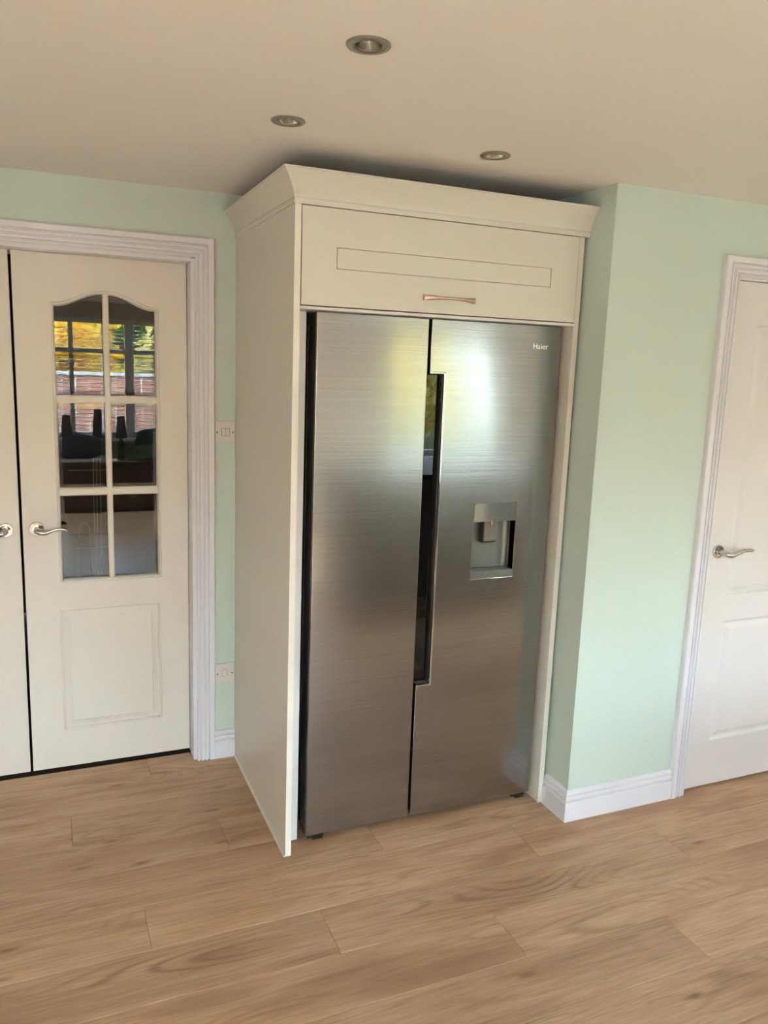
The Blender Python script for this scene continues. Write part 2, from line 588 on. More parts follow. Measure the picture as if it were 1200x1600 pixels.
tag(th, 'dark threshold strip under the cream double doors', 'threshold', kind=S)

# ------------------------------------------------------------------ lever handle
def lever(parent, cx, cy, cz, sgn, style, loc=(0, 0, 0)):
    """cy is the door face; handle grows towards -y; sgn is the lever direction in x"""
    h = link('handle', None, None, parent)
    h.location = (cx, cy, cz)
    bm = bmesh.new()
    lathe(bm, [(.0265, 0), (.0265, -.003), (.0255, -.0065), (.0235, -.0085), (.0205, -.0085), (.0195, -.0062), (.0165, -.0062), (.0155, -.009), (.008, -.0098)], (0, 0, 0), 'y', 36)
    finish(bm, 'rose', 'chrome', h, smooth=.6)
    bm = bmesh.new()
    if style == 'wave':
        pts = [(0, -.008, 0), (0, -.03, 0), (.002, -.042, -.001), (.012, -.05, -.005), (.026, -.052, -.008), (.042, -.052, -.0045), (.058, -.052, .001),
               (.074, -.052, .0045), (.088, -.052, .004), (.100, -.051, .0005), (.107, -.050, -.003)]
        rad = [.010, .010, .0115, .012, .0105, .0078, .0066, .0064, .0068, .0072, .0045]
    else:
        pts = [(0, -.008, 0), (0, -.03, 0), (.004, -.044, -.002), (.016, -.052, -.004), (.034, -.053, .0), (.054, -.053, .005), (.076, -.053, .009),
               (.098, -.053, .0105), (.118, -.052, .009), (.128, -.051, .0075)]
        rad = [.010, .010, .0115, .0118, .0098, .0084, .0078, .0078, .0074, .0045]
    def interp(lst, m=4):
        out = []
        for i in range(len(lst) - 1):
            a, b = lst[i], lst[i + 1]
            for s in range(m):
                t = s / m
                if isinstance(a, tuple):
                    p0 = lst[max(i - 1, 0)]; p3 = lst[min(i + 2, len(lst) - 1)]
                    out.append(tuple(.5 * ((2 * b0) + (-a0 + c0) * t + (2 * a0 - 5 * b0 + 4 * c0 - d0) * t * t + (-a0 + 3 * b0 - 3 * c0 + d0) * t ** 3)
                                     for a0, b0, c0, d0 in zip(p0, a, b, p3)))
                else:
                    out.append(a + (b - a) * t)
        out.append(lst[-1])
        return out
    pts = interp([(x * sgn, y, z) for x, y, z in pts])
    tube(bm, pts, interp(rad), 14)
    finish(bm, 'lever', 'chrome', h, smooth=1.0)
    return h

# ------------------------------------------------------------------ cream glazed double doors
YD = .088
def smooth01(t):
    t = max(0, min(1, t))
    return t * t * (3 - 2 * t)
def arch_z(x, x0, x1, zs, rise):
    c, hw = (x0 + x1) / 2, (x1 - x0) / 2
    u = 1 - abs(x - c) / hw                # 0 at the shoulder, 1 in the middle
    u = (u - .04) / .92
    return zs + rise * math.sin(max(0, min(1, smooth01(u * .72 + .0) / smooth01(.72))) * math.pi / 2) if u > 0 else zs

def glazed_leaf(name, x0, x1, mirror, label):
    W = x1 - x0
    g0, g1, gz0, gzs, rise = .122, .502, .768, 1.817, .050     # opening, measured from the closing edge
    p0, p1, pz0, pz1 = .117, .497, .166, .667
    zb, zt = .013, 1.987
    fx = (lambda u: x1 - u) if mirror else (lambda u: x0 + u)
    root = empty(name, ((x0 + x1) / 2, YD, 0))
    N = 25
    ax = [g0 + (g1 - g0) * i / (N - 1) for i in range(N)]
    az = [arch_z(u, g0, g1, gzs, rise) for u in ax]
    polys = [[(0, zb), (p0, zb), (p0, zt), (0, zt)], [(g1, zb), (W, zb), (W, zt), (g1, zt)],
             [(p0, zb), (g1, zb), (g1, pz0), (p0, pz0)], [(p1, pz0), (g1, pz0), (g1, pz1), (p1, pz1)],
             [(p0, pz1), (g1, pz1), (g1, gz0), (p0, gz0)], [(p0, gz0), (g0, gz0), (g0, zt), (p0, zt)]]
    for i in range(N - 1):
        polys.append([(ax[i], az[i]), (ax[i + 1], az[i + 1]), (ax[i + 1], zt), (ax[i], zt)])
    polys = [[(fx(u), z) for u, z in p] for p in polys]
    part(root, front_slab('leaf', polys, YD, YD + .038, 'cream'))
    # moulding around the glass
    def loop(ins):
        pts = [(g1 - ins, gz0 + ins), (g0 + ins, gz0 + ins)]
        for i in range(N):
            u = g0 + ins + (g1 - g0 - 2 * ins) * i / (N - 1)
            pts.append((u, arch_z(u, g0 + ins, g1 - ins, gzs, rise) - ins))
        return pts
    def ring(ins, y):
        return [(fx(u), YD + y, z) for u, z in loop(ins)]
    bm = bmesh.new()
    nest(bm, [ring(-.0005, .002), ring(0, -.0015), ring(.003, -.0045), ring(.0065, -.0045), ring(.0085, -.001), ring(.0115, .004), ring(.0125, .018), ring(.0125, .03)], fill=False)
    part(root, finish(bm, 'glass_moulding', 'cream', smooth=.7))
    # glazing bars
    ins = .0125
    i0, i1 = g0 + ins, g1 - ins
    mid = (g0 + g1) / 2 + .0005
    bw = .0105
    ya, yb, ch = YD + .001, YD + .03, .004
    def bar(a, b, vert):
        bm = bmesh.new()
        prof = [(-bw, yb), (-bw, ya + ch), (-bw + ch, ya), (bw - ch, ya), (bw, ya + ch), (bw, yb)]
        if vert:
            r = [[bm.verts.new((fx(mid + o), y, z)) for o, y in prof] for z in (a, b)]
        else:
            r = [[bm.verts.new((fx(u), y + (.0006 if y < yb else 0), a + o * 1.42)) for o, y in prof] for u in (i0 - .002, i1 + .002)]
        for j in range(6):
            bm.faces.new((r[0][j], r[0][(j + 1) % 6], r[1][(j + 1) % 6], r[1][j]))
        bm.faces.new(r[0]); bm.faces.new(r[1][::-1])
        part(root, finish(bm, 'glazing_bar', 'cream'))
    bar(gz0 + ins - .002, gzs + rise - ins + .003, True)
    bar(1.471, 0, False)
    bar(1.1215, 0, False)
    # six bevelled panes
    zl = [gz0 + ins, 1.1215 - .0149, 1.1215 + .0149, 1.471 - .0149, 1.471 + .0149, None]
    for c in range(2):
        ua, ub = (i0, mid - bw) if c == 0 else (mid + bw, i1)
        for r in range(3):
            za, zb2 = zl[2 * r], zl[2 * r + 1]
            def pl(d):
                a, b = ua + d, ub - d
                if zb2 is not None:
                    return [(a, za + d), (b, za + d), (b, zb2 - d), (a, zb2 - d)]
                pts = [(b, za + d), (a, za + d)]
                for i in range(13):
                    u = a + (b - a) * i / 12
                    uu = ua + (ub - ua) * i / 12
                    pts.append((u, arch_z(uu, i0, i1, gzs, rise) - ins - d))
                return pts
            bm = bmesh.new()
            nest(bm, [[(fx(u), YD + y, z) for u, z in pl(d)] for d, y in ((-.004, .0195), (0, .0127), (.013, .0120))], fill=True, back=True)
            part(root, finish(bm, 'pane', 'glass'))
    # raised and fielded lower panel
    def rect(ins, y):
        return [(fx(u), YD + y, z) for u, z in ((p0 + ins, pz0 + ins), (p1 - ins, pz0 + ins), (p1 - ins, pz1 - ins), (p0 + ins, pz1 - ins))]
    bm = bmesh.new()
    nest(bm, [rect(-.0005, .002), rect(0, 0), rect(.002, -.002), rect(.006, -.0035), rect(.0085, -.0022), rect(.0095, .0075), rect(.013, .0085),
              rect(.037, -.001), rect(.0385, .0018), rect(.043, .0018)])
    part(root, finish(bm, 'raised_panel', 'cream'))
    boxesob = boxes('raised_panel_back', [((min(fx(p0), fx(p1)), YD + .012, pz0), (max(fx(p0), fx(p1)), YD + .03, pz1))], 'cream')
    part(root, boxesob)
    h = lever(root, fx(.047) - root.location.x, 0, .986, -1 if mirror else 1, 'wave')
    return tag(root, label, 'door', kind=S)
glazed_leaf('door_1', -.777, -.17, False, 'cream glazed door with arched six-pane window, its lever handle pointing right')
glazed_leaf('door_2', -1.394, -.787, True, 'cream left leaf of the double doors, cut off by the photo edge')

# ------------------------------------------------------------------ white panelled door on the right
YR = -P + .004
def panel_door():
    x0, x1, zb, zt = 1.6035, 2.3575, .012, 1.977
    root = empty('door_3', ((x0 + x1) / 2, YR, 0))
    a0, a1 = x0 + .114, x1 - .114
    l0, l1, u0, us, rise = .205, .703, .806, 1.825, .055
    N = 21
    ax = [a0 + (a1 - a0) * i / (N - 1) for i in range(N)]
    az = [arch_z(x, a0, a1, us, rise) for x in ax]
    polys = [[(x0, zb), (a0, zb), (a0, zt), (x0, zt)], [(a1, zb), (x1, zb), (x1, zt), (a1, zt)],
             [(a0, zb), (a1, zb), (a1, l0), (a0, l0)], [(a0, l1), (a1, l1), (a1, u0), (a0, u0)]]
    for i in range(N - 1):
        polys.append([(ax[i], az[i]), (ax[i + 1], az[i + 1]), (ax[i + 1], zt), (ax[i], zt)])
    part(root, front_slab('leaf', polys, YR, YR + .036, 'door_white'))
    prof = [(-.0005, .002), (0, 0), (.003, .0028), (.008, .0075), (.012, .0085), (.016, .0082), (.034, .002), (.038, .0016)]
    bm = bmesh.new()
    nest(bm, [[(x, YR + y, z) for x, z in ((a0 + i, l0 + i), (a1 - i, l0 + i), (a1 - i, l1 - i), (a0 + i, l1 - i))] for i, y in prof])
    part(root, finish(bm, 'raised_panel', 'door_white'))
    bm = bmesh.new()
    rings = []
    for i, y in prof:
        pts = [(a1 - i, u0 + i), (a0 + i, u0 + i)]
        for j in range(N):
            x = a0 + i + (a1 - a0 - 2 * i) * j / (N - 1)
            pts.append((x, arch_z(ax[j], a0, a1, us, rise) - i))
        rings.append([(x, YR + y, z) for x, z in pts])
    nest(bm, rings)
    part(root, finish(bm, 'raised_panel', 'door_white'))
    part(root, boxes('latch', [((x0 - .0045, YR + .001, .955), (x0 + .002, YR + .012, 1.012))], 'dark_plastic'))
    lever(root, x0 + .0455 - root.location.x, 0, .985, 1, 'arc')
    tag(root, 'white panelled door with chrome lever at the right edge of the photo', 'door', kind=S)
panel_door()

# ------------------------------------------------------------------ tall fridge housing
D = .771
unit = empty('fridge_housing', (.52, -.4, 0))
tag(unit, 'tall cream cabinet with cornice boxed around the stainless fridge', 'cabinet')
up = lambda o: part(unit, o)
p = up(boxes('side_panel', [((0, -D, .0015), (.02, -.002, 2.0885))], 'unit', bevel=.0008, seg=1))
p['label'] = 'broad left side panel, cream'
e = boxes('edge_band', [((.0004, -D - .0007, .002), (.0196, -D + .0002, 2.088))], 'unit_edge'); e.parent = p
e.matrix_parent_inverse = Matrix.Identity(4)
up(boxes('side_panel', [((1.0045, -.7655, .0015), (1.0255, -.002, 2.0885))], 'unit', bevel=.0008, seg=1))
up(boxes('filler_panel', [((.0205, -.688, .0015), (.0665, -.02, 1.7895))], 'filler', bevel=.0006, seg=1))
up(boxes('bottom_board', [((.021, -.768, 1.7905), (1.004, -.02, 1.7995))], 'filler', bevel=.0006, seg=1))
up(boxes('top_board', [((.021, -.745, 2.070), (1.004, -.02, 2.0885))], 'filler', bevel=.0006, seg=1))
up(boxes('back_board', [((.021, -.02, 1.80), (1.004, -.006, 2.07))], 'filler'))
up(boxes('sealant_bead', [((-.006, -D + .001, .0003), (-.0003, -.0205, .006))], 'sealant'))
# flap door with a sunk centre panel
fx0, fx1, fz0, fz1 = .0232, 1.0008, 1.8025, 2.0845
c0, c1, d0, d1 = .132, .8965, 1.9115, 1.9745
fy = -D + .001
flap = up(front_slab('flap_door', grid_polys([fx0, c0, c1, fx1], [fz0, d0, d1, fz1], {(1, 1)}), fy, fy + .02, 'unit', bevel=.0007))
def sub(pt, o):
    """sub-part built in world coordinates under a part that carries only a parent inverse"""
    o.parent = pt
    o.matrix_parent_inverse = Matrix.Identity(4)
    return o
sub(flap, boxes('centre_panel', [((c0 + .0022, fy + .0008, d0 + .0022), (c1 - .0022, fy + .012, d1 - .0022)), ((c0 - .003, fy + .006, d0 - .003), (c1 + .003, fy + .013, d1 + .003))], 'unit', bevel=.0005, seg=1))
bm = bmesh.new()
n = 28
rings = []
for i in range(n + 1):
    t = i / n
    s = abs(2 * t - 1)
    x = .4225 + (.606 - .4225) * t
    hz = .0040 + .0068 * s ** 1.7
    yo = -(.006 + .019 * (1 - s ** 2.6))
    th_ = .0052 + .0022 * s
    ring = []
    for j in range(12):
        a = 2 * math.pi * j / 12
        ca, sa = math.cos(a), math.sin(a)
        q = 1 / max(abs(ca), abs(sa)) ** .55
        ring.append((x, fy + yo + ca * th_ * q * .9, 1.8495 + sa * hz * q * .9))
    rings.append(ring)
nest(bm, rings, fill=True, back=True)
for sx in (.4265, .602):
    add_box(bm, (sx - .0035, fy - .004, 1.843), (sx + .0035, fy + .0005, 1.856))
sub(flap, finish(bm, 'handle', 'rose', smooth=.8))['label'] = 'rose-toned bow handle pinched in the middle'
# cornice: cove swept along left side and front
def cove(n=9):
    return [(.004 + .0385 * (i / n) ** 1.4, 2.1055 + .068 * i / n) for i in range(n + 1)]
CP = [(-.016, 2.0865), (.0035, 2.0865), (.0035, 2.1005), (.0015, 2.1015), (.0015, 2.1035), (.004, 2.1045)] + cove() + [(.0425, 2.1735), (.046, 2.1738), (.046, 2.1785), (.043, 2.1798), (-.016, 2.1798)]
bm = bmesh.new()
sweep(bm, [(0, -.002), (0, -D), (1.0385, -D)], CP, flatmap, left=False)
up(finish(bm, 'cornice', 'unit', smooth=.5))

# ------------------------------------------------------------------ fridge
YF = -.7265
fr = empty('fridge', (.54, -.4, 0))
tag(fr, 'stainless side-by-side fridge freezer with water dispenser standing in the cabinet', 'fridge')
fp = lambda o: part(fr, o)
body = fp(boxes('body', [((.0895, -.632, .035), (.9895, -.06, 1.775))], 'fridge_side', bevel=.004))
sub(body, boxes('gasket', [((.096, -.648, .05), (.468, -.632, 1.772)), ((.482, -.648, .05), (.984, -.632, 1.772))], 'rubber'))
LX0, LX1, RX0, RX1, FZ0, FZ1 = .0873, .4705, .4800, .9915, .0300, 1.7890

def door_mesh(name, polys, big_x, small=.0022, big=.010):
    bm = bmesh.new()
    for p_ in polys:
        bm.faces.new([bm.verts.new((x, YF, z)) for x, z in p_])
    bmesh.ops.remove_doubles(bm, verts=bm.verts, dist=1e-5)
    bmesh.ops.recalc_face_normals(bm, faces=bm.faces)
    r = bmesh.ops.extrude_face_region(bm, geom=list(bm.faces))
    bmesh.ops.translate(bm, verts=[g for g in r['geom'] if isinstance(g, bmesh.types.BMVert)], vec=(0, .078, 0))
    bmesh.ops.recalc_face_normals(bm, faces=bm.faces)
    bmesh.ops.dissolve_limit(bm, angle_limit=.01, verts=bm.verts, edges=bm.edges)
    eb = [e for e in bm.edges if all(abs(v.co.x - big_x) < 1e-4 and abs(v.co.y - YF) < 1e-4 for v in e.verts)] if big_x is not None else []
    if eb:
        bmesh.ops.bevel(bm, geom=eb, offset=big, segments=6, profile=.5, affect='EDGES')
    es = [e for e in bm.edges if len(e.link_faces) == 2 and e.calc_face_angle(0) > .8]
    bmesh.ops.bevel(bm, geom=es, offset=small, segments=2, profile=.5, affect='EDGES', clamp_overlap=True)
    return finish(bm, name, 'steel', smooth=.35)
ld = fp(door_mesh('door', grid_polys([LX0, LX1], [FZ0, FZ1], set()), LX0, big=.005))
NX, NZ0, NZ1 = .5375, .527, 1.6175
SX0, SX1, SZ0, SZ1 = .6760, .8470, .9020, 1.1725
rd = fp(door_mesh('door', grid_polys([RX0, NX, SX0, SX1, RX1], [FZ0, NZ0, SZ0, SZ1, NZ1, FZ1],
                                     {(0, 1), (0, 2), (0, 3), (2, 2)}), RX1, big=.013))
rd['label'] = 'right steel door with dispenser and handle recess'
# handle recess: gloss black backing and bright trim
sub(rd, boxes('handle_recess', [((.4725, YF + .026, NZ0 - .004), (NX + .002, YF + .034, NZ1 + .004))], 'gloss_black'))
bm = bmesh.new()
def rounded(pts, r, n=5):
    out = [pts[0]]
    for a, b, c in zip(pts, pts[1:], pts[2:]):
        a, b, c = Vector(a), Vector(b), Vector(c)
        d0_, d1_ = (a - b).normalized(), (c - b).normalized()
        cen = b + (d0_ + d1_) * r
        for i in range(n + 1):
            t = i / n * math.pi / 2
            out.append(tuple(cen - d1_ * r * math.cos(t) - d0_ * r * math.sin(t)))
    out.append(pts[-1])
    return out
tp = rounded([(RX0 + .0005, NZ1), (NX, NZ1), (NX, NZ0), (RX0 + .0005, NZ0)], .008)
sweep(bm, tp, [(-.0012, .0002), (-.0012, .0016), (.0005, .0022), (.0045, .0012), (.0065, -.005), (.0065, -.0255), (.0005, -.0255), (.0005, .0002)],
      lambda x, z, h: (x, YF - h, z), left=False)
sub(rd, finish(bm, 'recess_trim', 'chrome', smooth=.6))['label'] = 'bright chrome trim of the handle recess'
bm = bmesh.new()
sweep(bm, tp, [(.0066, -.008), (.0085, -.0085), (.0085, -.0258), (.0066, -.0258)], lambda x, z, h: (x, YF - h, z), left=False)
sub(rd, finish(bm, 'recess_liner', 'dark_plastic'))
# badge
cu = bpy.data.curves.new('badge_text', 'FONT')
cu.body = 'Haier'
cu.size = .0245
cu.extrude = .0004
cu.space_character = 1.02
tmp = bpy.data.objects.new('badge_text', cu)
COL.objects.link(tmp)
bpy.context.view_layer.update()
me = bpy.data.meshes.new_from_object(tmp.evaluated_get(bpy.context.evaluated_depsgraph_get()))
xs_ = [v.co.x for v in me.vertices]
k_ = .0600 / (max(xs_) - min(xs_))
for v in me.vertices:
    x_, y_, z_ = v.co
    v.co = (.8725 + (x_ - min(xs_)) * k_, YF - .0005 - z_, 1.7095 + y_ * k_)
bpy.data.objects.remove(tmp)
me.name = 'badge'
me.materials.clear()
sub(rd, link('badge', me, 'badge'))['label'] = 'small silver maker lettering'
# dispenser
bm = bmesh.new()
dep = .055
n = 7
rr = .022
back = []
arc = [(SX0, YF + .0015), (SX0, YF + dep - rr)]
for i in range(n + 1):
    t = math.pi / 2 * i / n
    arc.append((SX0 + rr - rr * math.cos(t), YF + dep - rr + rr * math.sin(t)))
for i in range(n + 1):
    t = math.pi / 2 * i / n
    arc.append((SX1 - rr + rr * math.sin(t), YF + dep - rr + rr * math.cos(t)))
arc.append((SX1, YF + .0015))
lo = [bm.verts.new((x, y, SZ0)) for x, y in arc]
hi = [bm.verts.new((x, y, SZ1)) for x, y in arc]
for i in range(len(arc) - 1):
    bm.faces.new((lo[i], lo[i + 1], hi[i + 1], hi[i]))
bm.faces.new(lo); bm.faces.new(hi[::-1])
disp = sub(rd, finish(bm, 'dispenser', 'disp', smooth=.7, recalc=False))
# sub-sub pieces would be a fourth level, so they hang on the door beside the dispenser
bm = bmesh.new()
n = 12
ring0, ring1 = [], []
for i in range(n + 1):
    x = SX0 + .0008 + (SX1 - SX0 - .0016) * i / n
    s = (2 * i / n - 1)
    yb_ = YF - .0015 + .0075 * (1 - s * s)
    ring0.append((x, yb_)); 
top = [bm.verts.new((x, y, SZ1 - .001)) for x, y in ring0]
bot = [bm.verts.new((x, y + .001, 1.107)) for x, y in ring0]
tb = [bm.verts.new((x, YF + .03, SZ1 - .001)) for x, y in ring0]
bb = [bm.verts.new((x, YF + .03, 1.107)) for x, y in ring0]
for i in range(n):
    bm.faces.new((bot[i], bot[i + 1], top[i + 1], top[i]))
    bm.faces.new((bot[i], bb[i], bb[i + 1], bot[i + 1]))
    bm.faces.new((top[i], top[i + 1], tb[i + 1], tb[i]))
bm.faces.new((bot[0], top[0], tb[0], bb[0])); bm.faces.new((bot[n], bb[n], tb[n], top[n]))
sub(rd, finish(bm, 'control_panel', 'disp_panel', smooth=.5))
sub(rd, boxes('drip_tray', [((SX0 + .0006, YF - .0012, SZ0 + .0006), (SX1 - .0006, YF + .05, SZ0 + .0265))], 'disp', bevel=.0015))
sub(rd, boxes('lever_surround', [((.7290, YF + .024, 1.025), (.7880, YF + .054, 1.108))], 'dark_plastic', bevel=.006, seg=3))
bm = bmesh.new()
add_box(bm, (.7325, YF + .018, 1.032), (.7860, YF + .026, 1.112))
sub(rd, finish(bm, 'dispenser_lever', 'lever_clear', bevel=.005, seg=3))
bm = bmesh.new()
lathe(bm, [(.0055, .02), (.0055, .003), (.004, 0)], (.757, YF + .0140, 1.090), 'z', 16)
sub(rd, finish(bm, 'nozzle', 'chrome', smooth=.6))
# feet and hinge covers
for x_, y_ in ((.128, -.69), (.953, -.69), (.128, -.12), (.953, -.12)):
    bm = bmesh.new()
    add_box(bm, (x_ - .028, y_ - .014, .006), (x_ + .03, y_ + .03, .036))
    add_box(bm, (x_ - .012, y_ - .018, .0005), (x_ + .026, y_ + .02, .012))
    fp(finish(bm, 'foot', 'rubber', bevel=.002))
for x_, s_ in ((.0885, 1), (.9905, -1)):
    fp(boxes('hinge_cover', [((x_, -.700, 1.7755), (x_ + s_ * .085, -.57, 1.7885)), ((x_ - s_ * .001, -.648, 1.750), (x_ + s_ * .03, -.62, 1.785))], 'dark_plastic', bevel=.0025))

# ------------------------------------------------------------------ switch plates on the strip of wall
def plate(x0, x1, z0, z1):
    bm = bmesh.new()
    add_box(bm, (x0, -.0085, z0), (x1, -.0002, z1))
    return bm
sw = empty('light_switch', (-.04, 0, 1.36))
tag(sw, 'white double rocker light switch on the mint wall strip', 'switch')
part(sw, finish(plate(-.0815, -.0015, 1.316, 1.400), 'plate', 'switch', bevel=.003))
M['gap'] = plain('shadow_gap_plastic', rgb(120, 112, 104), .6)
part(sw, boxes('rocker_surround', [((-.0556, -.0089, 1.3418), (-.0232, -.0080, 1.3727))], 'gap'))  # grey strip painting the shade in the joints round the rockers
for i in range(2):
    bm = bmesh.new()
    xa = -.0545 + i * .0153
    v = [(xa, -.0085, 1.3430), (xa + .0145, -.0085, 1.3430), (xa + .0145, -.0085, 1.3715), (xa, -.0085, 1.3715)]
    f = [(xa + .0006, -.0128, 1.3436), (xa + .0139, -.0128, 1.3436), (xa + .0139, -.0098, 1.371), (xa + .0006, -.0098, 1.371)]
    nest(bm, [v, f])
    part(sw, finish(bm, 'rocker', 'switch'))
for xs in (-.0722, -.0112):
    bm = bmesh.new()
    lathe(bm, [(.0030, 0), (.0030, -.0007), (.0022, -.0012)], (xs, -.0083, 1.357), 'y', 14)
    part(sw, finish(bm, 'screw', 'slot'))
sp = empty('flex_outlet', (-.04, 0, .37))
tag(sp, 'white blank outlet plate low on the mint wall strip above the skirting', 'outlet')
part(sp, finish(plate(-.0815, -.0015, .3235, .4105), 'plate', 'switch', bevel=.003))
bm = bmesh.new()
pts0 = []
def dome(r, y):
    o = [(-.0415 - r, y, .356), (-.0415 + r, y, .356)]
    for i in range(13):
        t = math.pi * i / 12
        o.append((-.0415 + r * math.cos(t), y, .3745 + r * math.sin(t)))
    return o
nest(bm, [dome(.0125, -.0083), dome(.0115, -.0115), dome(.0085, -.0118), dome(.0075, -.0095)])
part(sp, finish(bm, 'cord_grip', 'switch'))
for xs in (-.0715, -.0118):
    bm = bmesh.new()
    lathe(bm, [(.0030, 0), (.0030, -.0007), (.0022, -.0012)], (xs, -.0083, .3665), 'y', 14)
    part(sp, finish(bm, 'screw', 'slot'))

# ------------------------------------------------------------------ downlights
LBL = ['round brushed nickel downlight nearest the top edge of the photo',
       'round brushed nickel downlight above the left corner of the cabinet cornice',
       'round brushed nickel downlight above the middle of the cabinet cornice']
for (x_, y_), lb in zip(LIGHTS, LBL):
    r = empty('downlight', (x_, y_, H))
    tag(r, lb, 'downlight', 'recessed ceiling downlights')
    bm = bmesh.new()
    lathe(bm, [(.0440, -.0003), (.0440, -.0030), (.0425, -.0046), (.0340, -.0052), (.0325, -.0040), (.0310, -.0040), (.0295, -.0050), (.0270, -.0040), (.0265, 0)],
          (0, 0, 0), 'z', 48, cap=False)
    finish(bm, 'ring', 'nickel', r, smooth=.5)
    bm = bmesh.new()
    lathe(bm, [(.0265, -.001), (.0255, .006), (.0235, .020), (.0232, .022)], (0, 0, 0), 'z', 48, cap=False)
    finish(bm, 'reflector', 'nickel_bright', r, smooth=.8)
    bm = bmesh.new()
    lathe(bm, [(.0234, .024), (.018, .0205), (.006, .0190), (.0005, .0189)], (0, 0, 0), 'z', 32, cap=False)
    finish(bm, 'lamp', 'lamp', r, smooth=1.2)

# ------------------------------------------------------------------ windows behind the camera (mirrored in the glass and steel)
M['upvc'] = plain('white_window_frame', rgb(232, 234, 238), .3)
M['slat'] = plain('white_blind_slat', rgb(236, 236, 236), .4)
M['dark_wood'] = plain('dark_stained_wood', rgb(74, 48, 32), .4)
M['navy'] = plain('navy_cloth', rgb(28, 36, 58), .85)
M['green_cloth'] = plain('dark_green_cloth', rgb(20, 62, 42), .85)
M['bottle'] = plain('dark_green_bottle_glass', rgb(12, 34, 20), .1)
M['vase'] = plain('grey_ceramic', rgb(70, 70, 74), .45)
M['tray'] = plain('white_tray_melamine', rgb(236, 236, 236), .3)
M['turf'] = plain('green_turf_mat', rgb(70, 92, 58), .9)
M['worktop'] = plain('grey_worktop', rgb(84, 80, 76), .5)

def make_window(idx, spec, mull, trans, label):
    x0, x1, z0, z1 = spec
    root = empty('window_%d' % idx, ((x0 + x1) / 2, WY, z0))
    f = .055
    ya, yb = WY - .085, WY - .025
    part(root, boxes('frame', [((x0, ya, z0), (x0 + f, yb, z1)), ((x1 - f, ya, z0), (x1, yb, z1)),
                               ((x0 + f, ya, z0), (x1 - f, yb, z0 + f)), ((x0 + f, ya, z1 - f), (x1 - f, yb, z1))], 'upvc', bevel=.004))
    edges = [x0 + f]
    for m, wd in mull:
        part(root, boxes('mullion', [((m - wd / 2, ya, z0 + f), (m + wd / 2, yb, z1 - f))], 'upvc', bevel=.004))
        edges += [m - wd / 2, m + wd / 2]
    edges.append(x1 - f)
    for a, b in zip(edges[::2], edges[1::2]):
        zs = [z0 + f, z1 - f]
        if trans:
            part(root, boxes('transom', [((a, ya, trans - .028), (b, yb, trans + .028))], 'upvc', bevel=.004))
            zs = [z0 + f, trans - .028, trans + .028, z1 - f]
        for c, d in zip(zs[::2], zs[1::2]):
            part(root, boxes('pane', [((a - .005, WY - .058, c - .005), (b + .005, WY - .054, d + .005))], 'glass'))
    part(root, boxes('sill', [((x0 - .03, WY - .04, z0 - .03), (x1 + .03, WY + .20, z0 - .002))], 'upvc', bevel=.004))
    tag(root, label, 'window', kind=S)
make_window(1, WINS[0], [(-.90, .05), (-.36, .05), (.27, .10)], 1.70, 'white framed window with blinds, mirrored in the door panes')
make_window(2, WINS[1], [(3.22, .05), (3.92, .05)], None, 'white framed garden window, mirrored in the steel fridge doors')

for bx0, bx1, lb in ((-1.42, .20, 'wide white venetian blind mirrored in the left door panes'), (.30, .72, 'narrow white venetian blind mirrored in the right door panes')):
    root = empty('venetian_blind', ((bx0 + bx1) / 2, WY + .01, .74))
    tag(root, lb, 'blind')
    part(root, boxes('head_rail', [((bx0, WY - .012, 2.005), (bx1, WY + .03, 2.05))], 'slat', bevel=.003))
    bm = bmesh.new()
    hw = (bx1 - bx0) / 2
    prof = [(-.023, 0), (-.012, .0028), (0, .0038), (.012, .0028), (.023, 0), (.012, .0016), (0, .0026), (-.012, .0016)]
    r = [[bm.verts.new((sx, y, z - y * .22)) for y, z in prof] for sx in (-hw, hw)]
    for j in range(8):
        bm.faces.new((r[0][j], r[0][(j + 1) % 8], r[1][(j + 1) % 8], r[1][j]))
    s0 = finish(bm, 'slat', 'slat')
    zs = [.775 + .043 * i for i in range(28)]
    for i, z in enumerate(zs):
        s_ = s0 if i == 0 else s0.copy()
        if i:
            COL.objects.link(s_)
        s_.parent = root
        s_.location = (0, 0, z - .74)
    part(root, boxes('bottom_rail', [((bx0, WY - .013, .735), (bx1, WY + .03, .75))], 'slat', bevel=.003))
    for cx in (bx0 + .12, bx1 - .12):
        bm = bmesh.new()
        tube(bm, [(cx, WY + .034, .74), (cx, WY + .034, 2.01)], .0012, 6)
        part(root, finish(bm, 'cord', 'slat'))

# added roof lights, unseen, that bring in most of the daylight
for k, (x0, x1, y0, y1) in enumerate(ADDED_ROOFLIGHTS):
    rl = empty('window_%d' % (3 + k), ((x0 + x1) / 2, (y0 + y1) / 2, H))
    f = .05
    part(rl, boxes('frame', [((x0 - .05, y0 - .05, H + .25), (x0 + f, y1 + .05, H + .31)), ((x1 - f, y0 - .05, H + .25), (x1 + .05, y1 + .05, H + .31)),
                             ((x0 + f, y0 - .05, H + .25), (x1 - f, y0 + f, H + .31)), ((x0 + f, y1 - f, H + .25), (x1 - f, y1 + .05, H + .31))], 'upvc', bevel=.004))
    part(rl, boxes('pane', [((x0 + f - .005, y0 + f - .005, H + .28), (x1 - f + .005, y1 - f + .005, H + .284))], 'glass'))
    tag(rl, ('smaller', 'larger')[k] + ' flat roof light in the ceiling behind the camera', 'roof light', kind=S)

